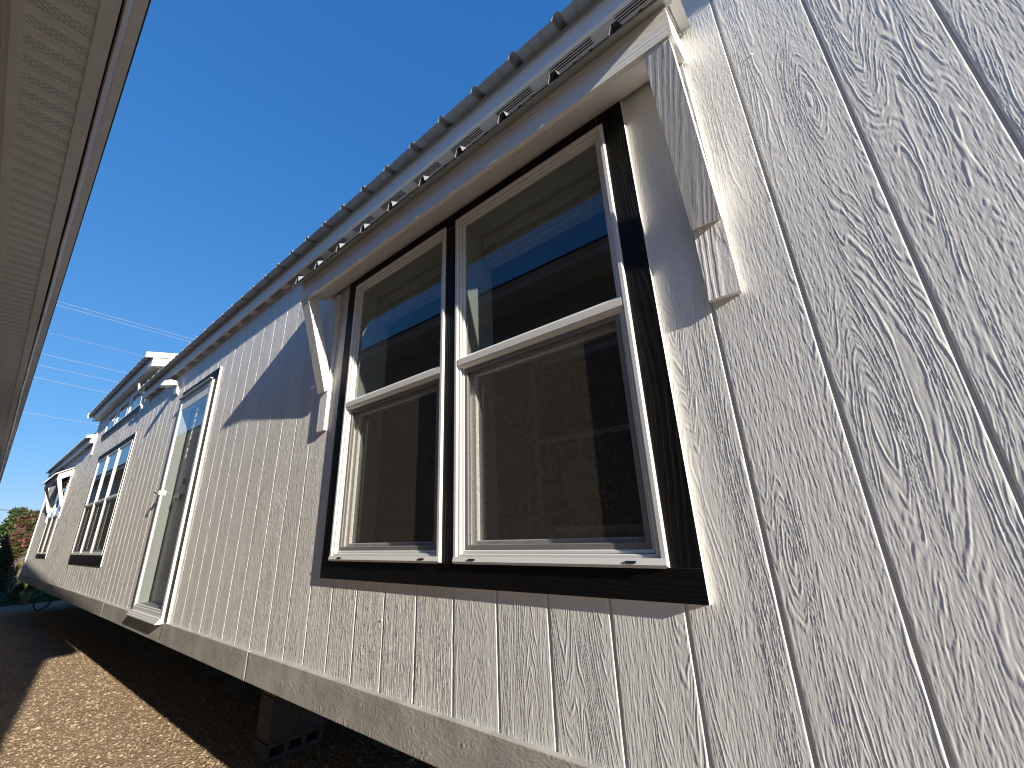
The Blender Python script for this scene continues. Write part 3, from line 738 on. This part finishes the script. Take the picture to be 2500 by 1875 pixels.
# aluminium fascia wrap, its face slightly wavy
mb = MB(); nseg = 230; prof = [(.205, -.004), (.252, -.004), (.254, .0), (.262, .004)]
mb.box(NL, 0, .205, .254, NZ-.007, NZ-.0015)
nobj(mb, 'soffit_lip', 'ntrim')
mb = MB(); rr = random.Random(11); wv = [0]
for i in range(nseg): wv.append(wv[-1]*.9 + rr.uniform(-.0013, .0013))
def fpt(i, d, z): return (NL + (0-NL)*i/nseg, d + wv[i], z)
for i in range(nseg):
    for (da, za), (db, zb) in (((.258, NZ+.0), (.264, NZ-.010)), ((.264, NZ-.010), (.272, NZ-.006)), ((.272, NZ-.006), (.279, NZ+.050))):
        mb.quad(fpt(i, da, za), fpt(i, db, zb), fpt(i+1, db, zb), fpt(i+1, da, za))
nobj(mb, 'fascia_wrap', 'ntrim2')
mb = MB(); mb.box(NL, 0.0, .262, .3135, NZ+.051, NZ+.058); nobj(mb, 'drip_edge', 'ntrim')
mb = MB(); e0, e1 = .318, -2.2; zr = NZ+.0595; pr = (e0-e1)*.30
mb.prism([(e0, zr), (e1, zr+pr), (-4.65, zr), (-4.65, zr+.014), (e1, zr+pr+.02), (e0, zr+.018)], 'x', NL, 0.01); nobj(mb, 'shingle_roof', 'shingle')
mb = MB(); mb.prism([(.0, NZ+.02), (-2.2, NZ+.02+pr), (-4.3, NZ+.02)], 'x', -.02, 0.0); nobj(mb, 'gable_wall', 'nwall')

# ------------------------------------------------------------------ overhead wires
MT['wire'] = simple('wire_aluminium', (.62, .6, .6), .45, .5, .6)
MT['wire_dark'] = simple('wire_dark', (.03, .03, .035), .6)
def wire(x, z0, z1, r, label, mt='wire', ya=-30, yb=45):
    pts = []
    for i in range(31):
        t = i/30; y = ya+(yb-ya)*t; s = (y-0)/6.0
        pts.append((x, y, H+z0+(z1-z0)*s + .0012*((y-7)**2-49)))
    o = MB().tube(pts, r, 6).obj('power_line', MT[mt], None, (x, 0, H))
    tag(o, label, 'power line', 'overhead power lines'); return o
WX = -30.0
for kx, z0, z1, r, lb in ((0, .405, .4035, .0085, 'topmost overhead wire of the close pair above the roofs'), (0, .398, .396, .0085, 'lower wire of the close pair at the top of the overhead lines'),
        (0, .345, .341, .005, 'faint third overhead wire from the top'), (0, .306, .300, .0085, 'fourth overhead wire from the top, meeting the raised roof'),
        (0, .286, .278, .0085, 'fifth overhead wire from the top, behind the raised roof'), (0, .264, .252, .0085, 'sixth overhead wire from the top, behind the raised roof'), (0, .205, .196, .007, 'lowest pale overhead wire, ending behind the raised roof')):
    wire(WX, z0*30, z1*30, r, lb)
wire(-42, .0575*42, .052*42, .022, 'dark overhead cable in front of the far trees', 'wire_dark')

# ------------------------------------------------------------------ plants, lawn and buildings beyond the far end
def leaf_mat(name, a, b, tr=.25):
    m = NT(name); at = m.n('ShaderNodeAttribute'); at.attribute_name = 'tone'
    m.set(m.mix(at.outputs['Fac'], a, b), .6, .25); m.b.inputs['Transmission Weight'].default_value = 0
    df = m.n('ShaderNodeBsdfTranslucent'); m.t.links.new(m.b.inputs['Base Color'].links[0].from_socket, df.inputs[0])
    mx = m.n('ShaderNodeMixShader'); mx.inputs[0].default_value = tr
    m.t.links.new(m.b.outputs[0], mx.inputs[1]); m.t.links.new(df.outputs[0], mx.inputs[2]); m.t.links.new(mx.outputs[0], m.out.inputs[0]); return m.m
MT['bark'] = simple('bark', (.16, .12, .09), .9, bump=(30, .01))
MT['leaf1'] = leaf_mat('leaf_green', (.035, .06, .016), (.10, .14, .035))
MT['leaf2'] = leaf_mat('leaf_dark_green', (.022, .042, .014), (.06, .085, .025))
MT['leaf3'] = leaf_mat('leaf_rust', (.07, .05, .025), (.17, .085, .05))
MT['bloom'] = leaf_mat('bloom_pink', (.38, .07, .14), (.62, .16, .26))
MT['leaf4'] = leaf_mat('leaf_yellow_green', (.12, .14, .03), (.24, .23, .06))
import numpy as np
def leaves(name, clumps, n, size, mt, parent, seed, org):
    rg = np.random.default_rng(seed)
    cl = np.array(clumps); wts = cl[:, 3]**2*1.0; idx = rg.choice(len(cl), n, p=wts/wts.sum())
    d = rg.normal(size=(n, 3)); d /= np.linalg.norm(d, axis=1)[:, None]
    rad = cl[idx, 3]*(rg.random(n)**.4)*(1+.12*rg.normal(size=n)); pos = cl[idx, :3] + d*rad[:, None]*np.array([1, 1, .85])
    a = rg.normal(size=(n, 3)); a /= np.linalg.norm(a, axis=1)[:, None]; b = np.cross(a, rg.normal(size=(n, 3))); b /= np.linalg.norm(b, axis=1)[:, None]
    s = size*rg.uniform(.6, 1.3, n)[:, None]
    V = np.stack([pos-a*s, pos+b*s*.45, pos+a*s, pos-b*s*.45], 1) - np.array(org)
    me = bpy.data.meshes.new(name); me.vertices.add(n*4); me.vertices.foreach_set('co', V.reshape(-1))
    me.loops.add(n*4); me.loops.foreach_set('vertex_index', np.arange(n*4)); me.polygons.add(n)
    me.polygons.foreach_set('loop_start', np.arange(0, n*4, 4)); me.polygons.foreach_set('loop_total', np.full(n, 4)); me.update(calc_edges=True)
    at = me.attributes.new('tone', 'FLOAT', 'POINT'); at.data.foreach_set('value', np.repeat(rg.random(n), 4))
    me.materials.append(MT[mt]); return link(name, me, parent, org)
def plant(name, label, cat, x, y, h, r, mts, seed, leaf=.06, nl=7000, trunk=.08, low=.25, group=None, stems=1):
    rr = random.Random(seed); t = empty(name, label, cat, (x, y, 0), group)
    mb = MB(); cl = []
    for s in range(stems):
        an = rr.uniform(0, 6.28); lean = .0 if stems == 1 else r*.35
        top = (x+math.cos(an)*lean, y+math.sin(an)*lean, h*.75)
        mb.tube([(x+math.cos(an)*.06*(stems > 1), y+math.sin(an)*.06*(stems > 1), 0), ((x+top[0])/2+rr.uniform(-.05, .05), (y+top[1])/2, h*.4), top], [trunk, trunk*.7, trunk*.25], 7)
        for q in range(6):
            a2 = rr.uniform(0, 6.28); zz = h*rr.uniform(.35, .8); rad = r*rr.uniform(.5, .85)
            st = (x+(top[0]-x)*zz/h, y+(top[1]-y)*zz/h, zz*.8)
            mb.tube([st, (x+math.cos(a2)*rad*.6, y+math.sin(a2)*rad*.6, zz), (x+math.cos(a2)*rad, y+math.sin(a2)*rad, zz+h*.1)], [trunk*.4, trunk*.25, trunk*.08], 5)
    mb.obj('trunk', MT['bark'], t, (x, y, 0))
    for i in range(34):
        a2 = rr.uniform(0, 6.28); zz = low*h + (1-low)*h*rr.random(); f = (zz/h-low)/(1-low); prof = math.sin(min(1, f*1.15+.12)*math.pi)**.6
        rad = r*prof*math.sqrt(rr.random())*.85
        cl.append((x+math.cos(a2)*rad, y+math.sin(a2)*rad, zz*.93, r*rr.uniform(.16, .34)))
    tot = sum(f for _, f in mts)
    for j, (mt, f) in enumerate(mts):
        sub = cl if f > .3*tot else sorted(cl, key=lambda c: -c[2])[:14:1]
        leaves('crown' if j == 0 else ('blossom' if mt == 'bloom' else 'crown'), sub if mt != 'bloom' else sub[2:10], int(nl*f/tot), leaf, mt, t, seed*10+j, (x, y, 0))
    return t
plant('flowering_shrub', 'pink-flowering crape myrtle shrub with rusty green leaves past the far corner', 'shrub', -23.2, .25, 2.72, .95, [('leaf3', .42), ('leaf1', .42), ('bloom', .045)], 3, .055, 9500, .035, .1, stems=4)
plant('shade_tree', 'tall round green tree standing behind the flowering shrub', 'tree', -46.0, .9, 4.3, 1.7, [('leaf1', .6), ('leaf2', .4)], 8, .11, 5200, .12, .38)
plant('shade_tree', 'darker green tree at the left edge beyond the alley', 'tree', -50.0, -.6, 4.1, 2.0, [('leaf2', .7), ('leaf1', .3)], 12, .12, 5200, .14, .3)
plant('shrub', 'bright yellow-green bush left of the pink-flowering shrub', 'shrub', -31.0, .3, 2.0, .75, [('leaf4', 1.0)], 15, .07, 3500, .04, .1)
plant('shrub', 'dark hedge bush at the left edge in the shade', 'shrub', -21.0, -.55, 1.12, .7, [('leaf2', 1.0)], 21, .05, 6000, .03, .05, stems=3)
plant('shrub', 'low leafy bush at the foot of the flowering shrub beside the far corner', 'shrub', -19.6, .35, .62, .33, [('leaf4', .5), ('leaf1', .5)], 25, .035, 2200, .015, .05, stems=3)
# tall weed clump catching the sun
def grass_clump(name, label, x, y, n, h, sp, seed, mt):
    rr = random.Random(seed); mb = MB()
    for i in range(n):
        a = rr.uniform(0, 6.28); d = rr.random()*sp*.3; hx = h*rr.uniform(.55, 1); o = sp*rr.uniform(.2, 1)
        bx, by = x+math.cos(a)*d, y+math.sin(a)*d; mx_, my = bx+math.cos(a)*o*.35, by+math.sin(a)*o*.35; tx, ty = bx+math.cos(a)*o, by+math.sin(a)*o
        px_, py_ = -math.sin(a)*.006, math.cos(a)*.006
        mb.quad((bx-px_, by-py_, 0), (bx+px_, by+py_, 0), (mx_+px_, my+py_, hx*.7), (mx_-px_, my-py_, hx*.7))
        mb.poly([(mx_-px_, my-py_, hx*.7), (mx_+px_, my+py_, hx*.7), (tx, ty, hx)])
    return tag(mb.obj(name, MT[mt], None, (x, y, 0)), label, 'plant')
MT['straw'] = simple('straw_grass', (.34, .29, .10), .7)
MT['blade'] = simple('lawn_blade', (.05, .085, .02), .7, var=.3)
grass_clump('weed_clump', 'tall yellowing weed clump standing in the grass near the far corner', -17.9, .30, 90, .42, .20, 4, 'straw')
mb = MB(); mb.quad((-60,-14,.004),(-18.3,-14,.004),(-18.0,14,.004),(-60,14,.004))
def lawn_mat():
    m = NT('lawn'); o = m.xyz(); n = m.noise(m.vec(o[0], o[1], o[2]), 3, 5, .65)
    m.set(m.mix(m.ramp(n, .35, .7), (.045, .07, .018), (.085, .10, .03)), .95, .1); m.bump(m.noise(m.vec(o[0], o[1], o[2]), 60, 3), .03); return m.m
tag(mb.obj('lawn', lawn_mat()), kind='structure')
rg = random.Random(9); mb = MB()
for i in range(9000):
    x = -18.3-6*rg.random()**1.5; y = rg.uniform(-1.6, 2.4); hh = rg.uniform(.04, .10); a = rg.uniform(0, 6.28); ww = .005
    mb.poly([(x-math.cos(a)*ww, y-math.sin(a)*ww, .003), (x+math.cos(a)*ww, y+math.sin(a)*ww, .003), (x+rg.uniform(-.04, .04), y+rg.uniform(-.04, .04), hh)])
tag(mb.obj('grass', MT['blade']), 'short green grass growing past the far end of the home', 'grass', kind='stuff')
# pale building far off on the left
bl = empty('far_building', 'small white building far off behind the shrubs on the left', 'building', (-38, -.9, 0))
mb = MB(); mb.box(-42, -38, -2.6, .45, 0, 1.72); mb.obj('wall', MT['smooth'], bl, (-38, -.9, 0))
mb = MB(); mb.prism([(-2.8, 1.70), (.65, 1.70), (-1.0, 2.1)], 'x', -42.2, -37.8); mb.obj('roof', simple('pale_roof', (.5, .48, .46), .7), bl, (-38, -.9, 0))
mb = MB(); mb.box(-38.02, -37.98, -.55, .1, .8, 1.35); mb.obj('window', simple('far_pane', (.02, .02, .025), .1), bl, (-38, -.9, 0))
# black hose loop hanging from the underside at the far end
hose = MB(); cx, cy, cz = -15.2, .36, .22
hose.tube([(cx+.05*math.sin(.5*q), cy+.13*math.cos(q), cz+.16*math.sin(q)) for q in [i*2*math.pi/22-.9 for i in range(20)]] + [(cx-.02, cy+.19, cz+.05), (cx-.02, cy+.24, .70)], .012, 8)
tag(hose.obj('hose', MT['belly'], None, (cx, cy, 0), smooth=True), 'black hose loop hanging under the far end of the home', 'hose')
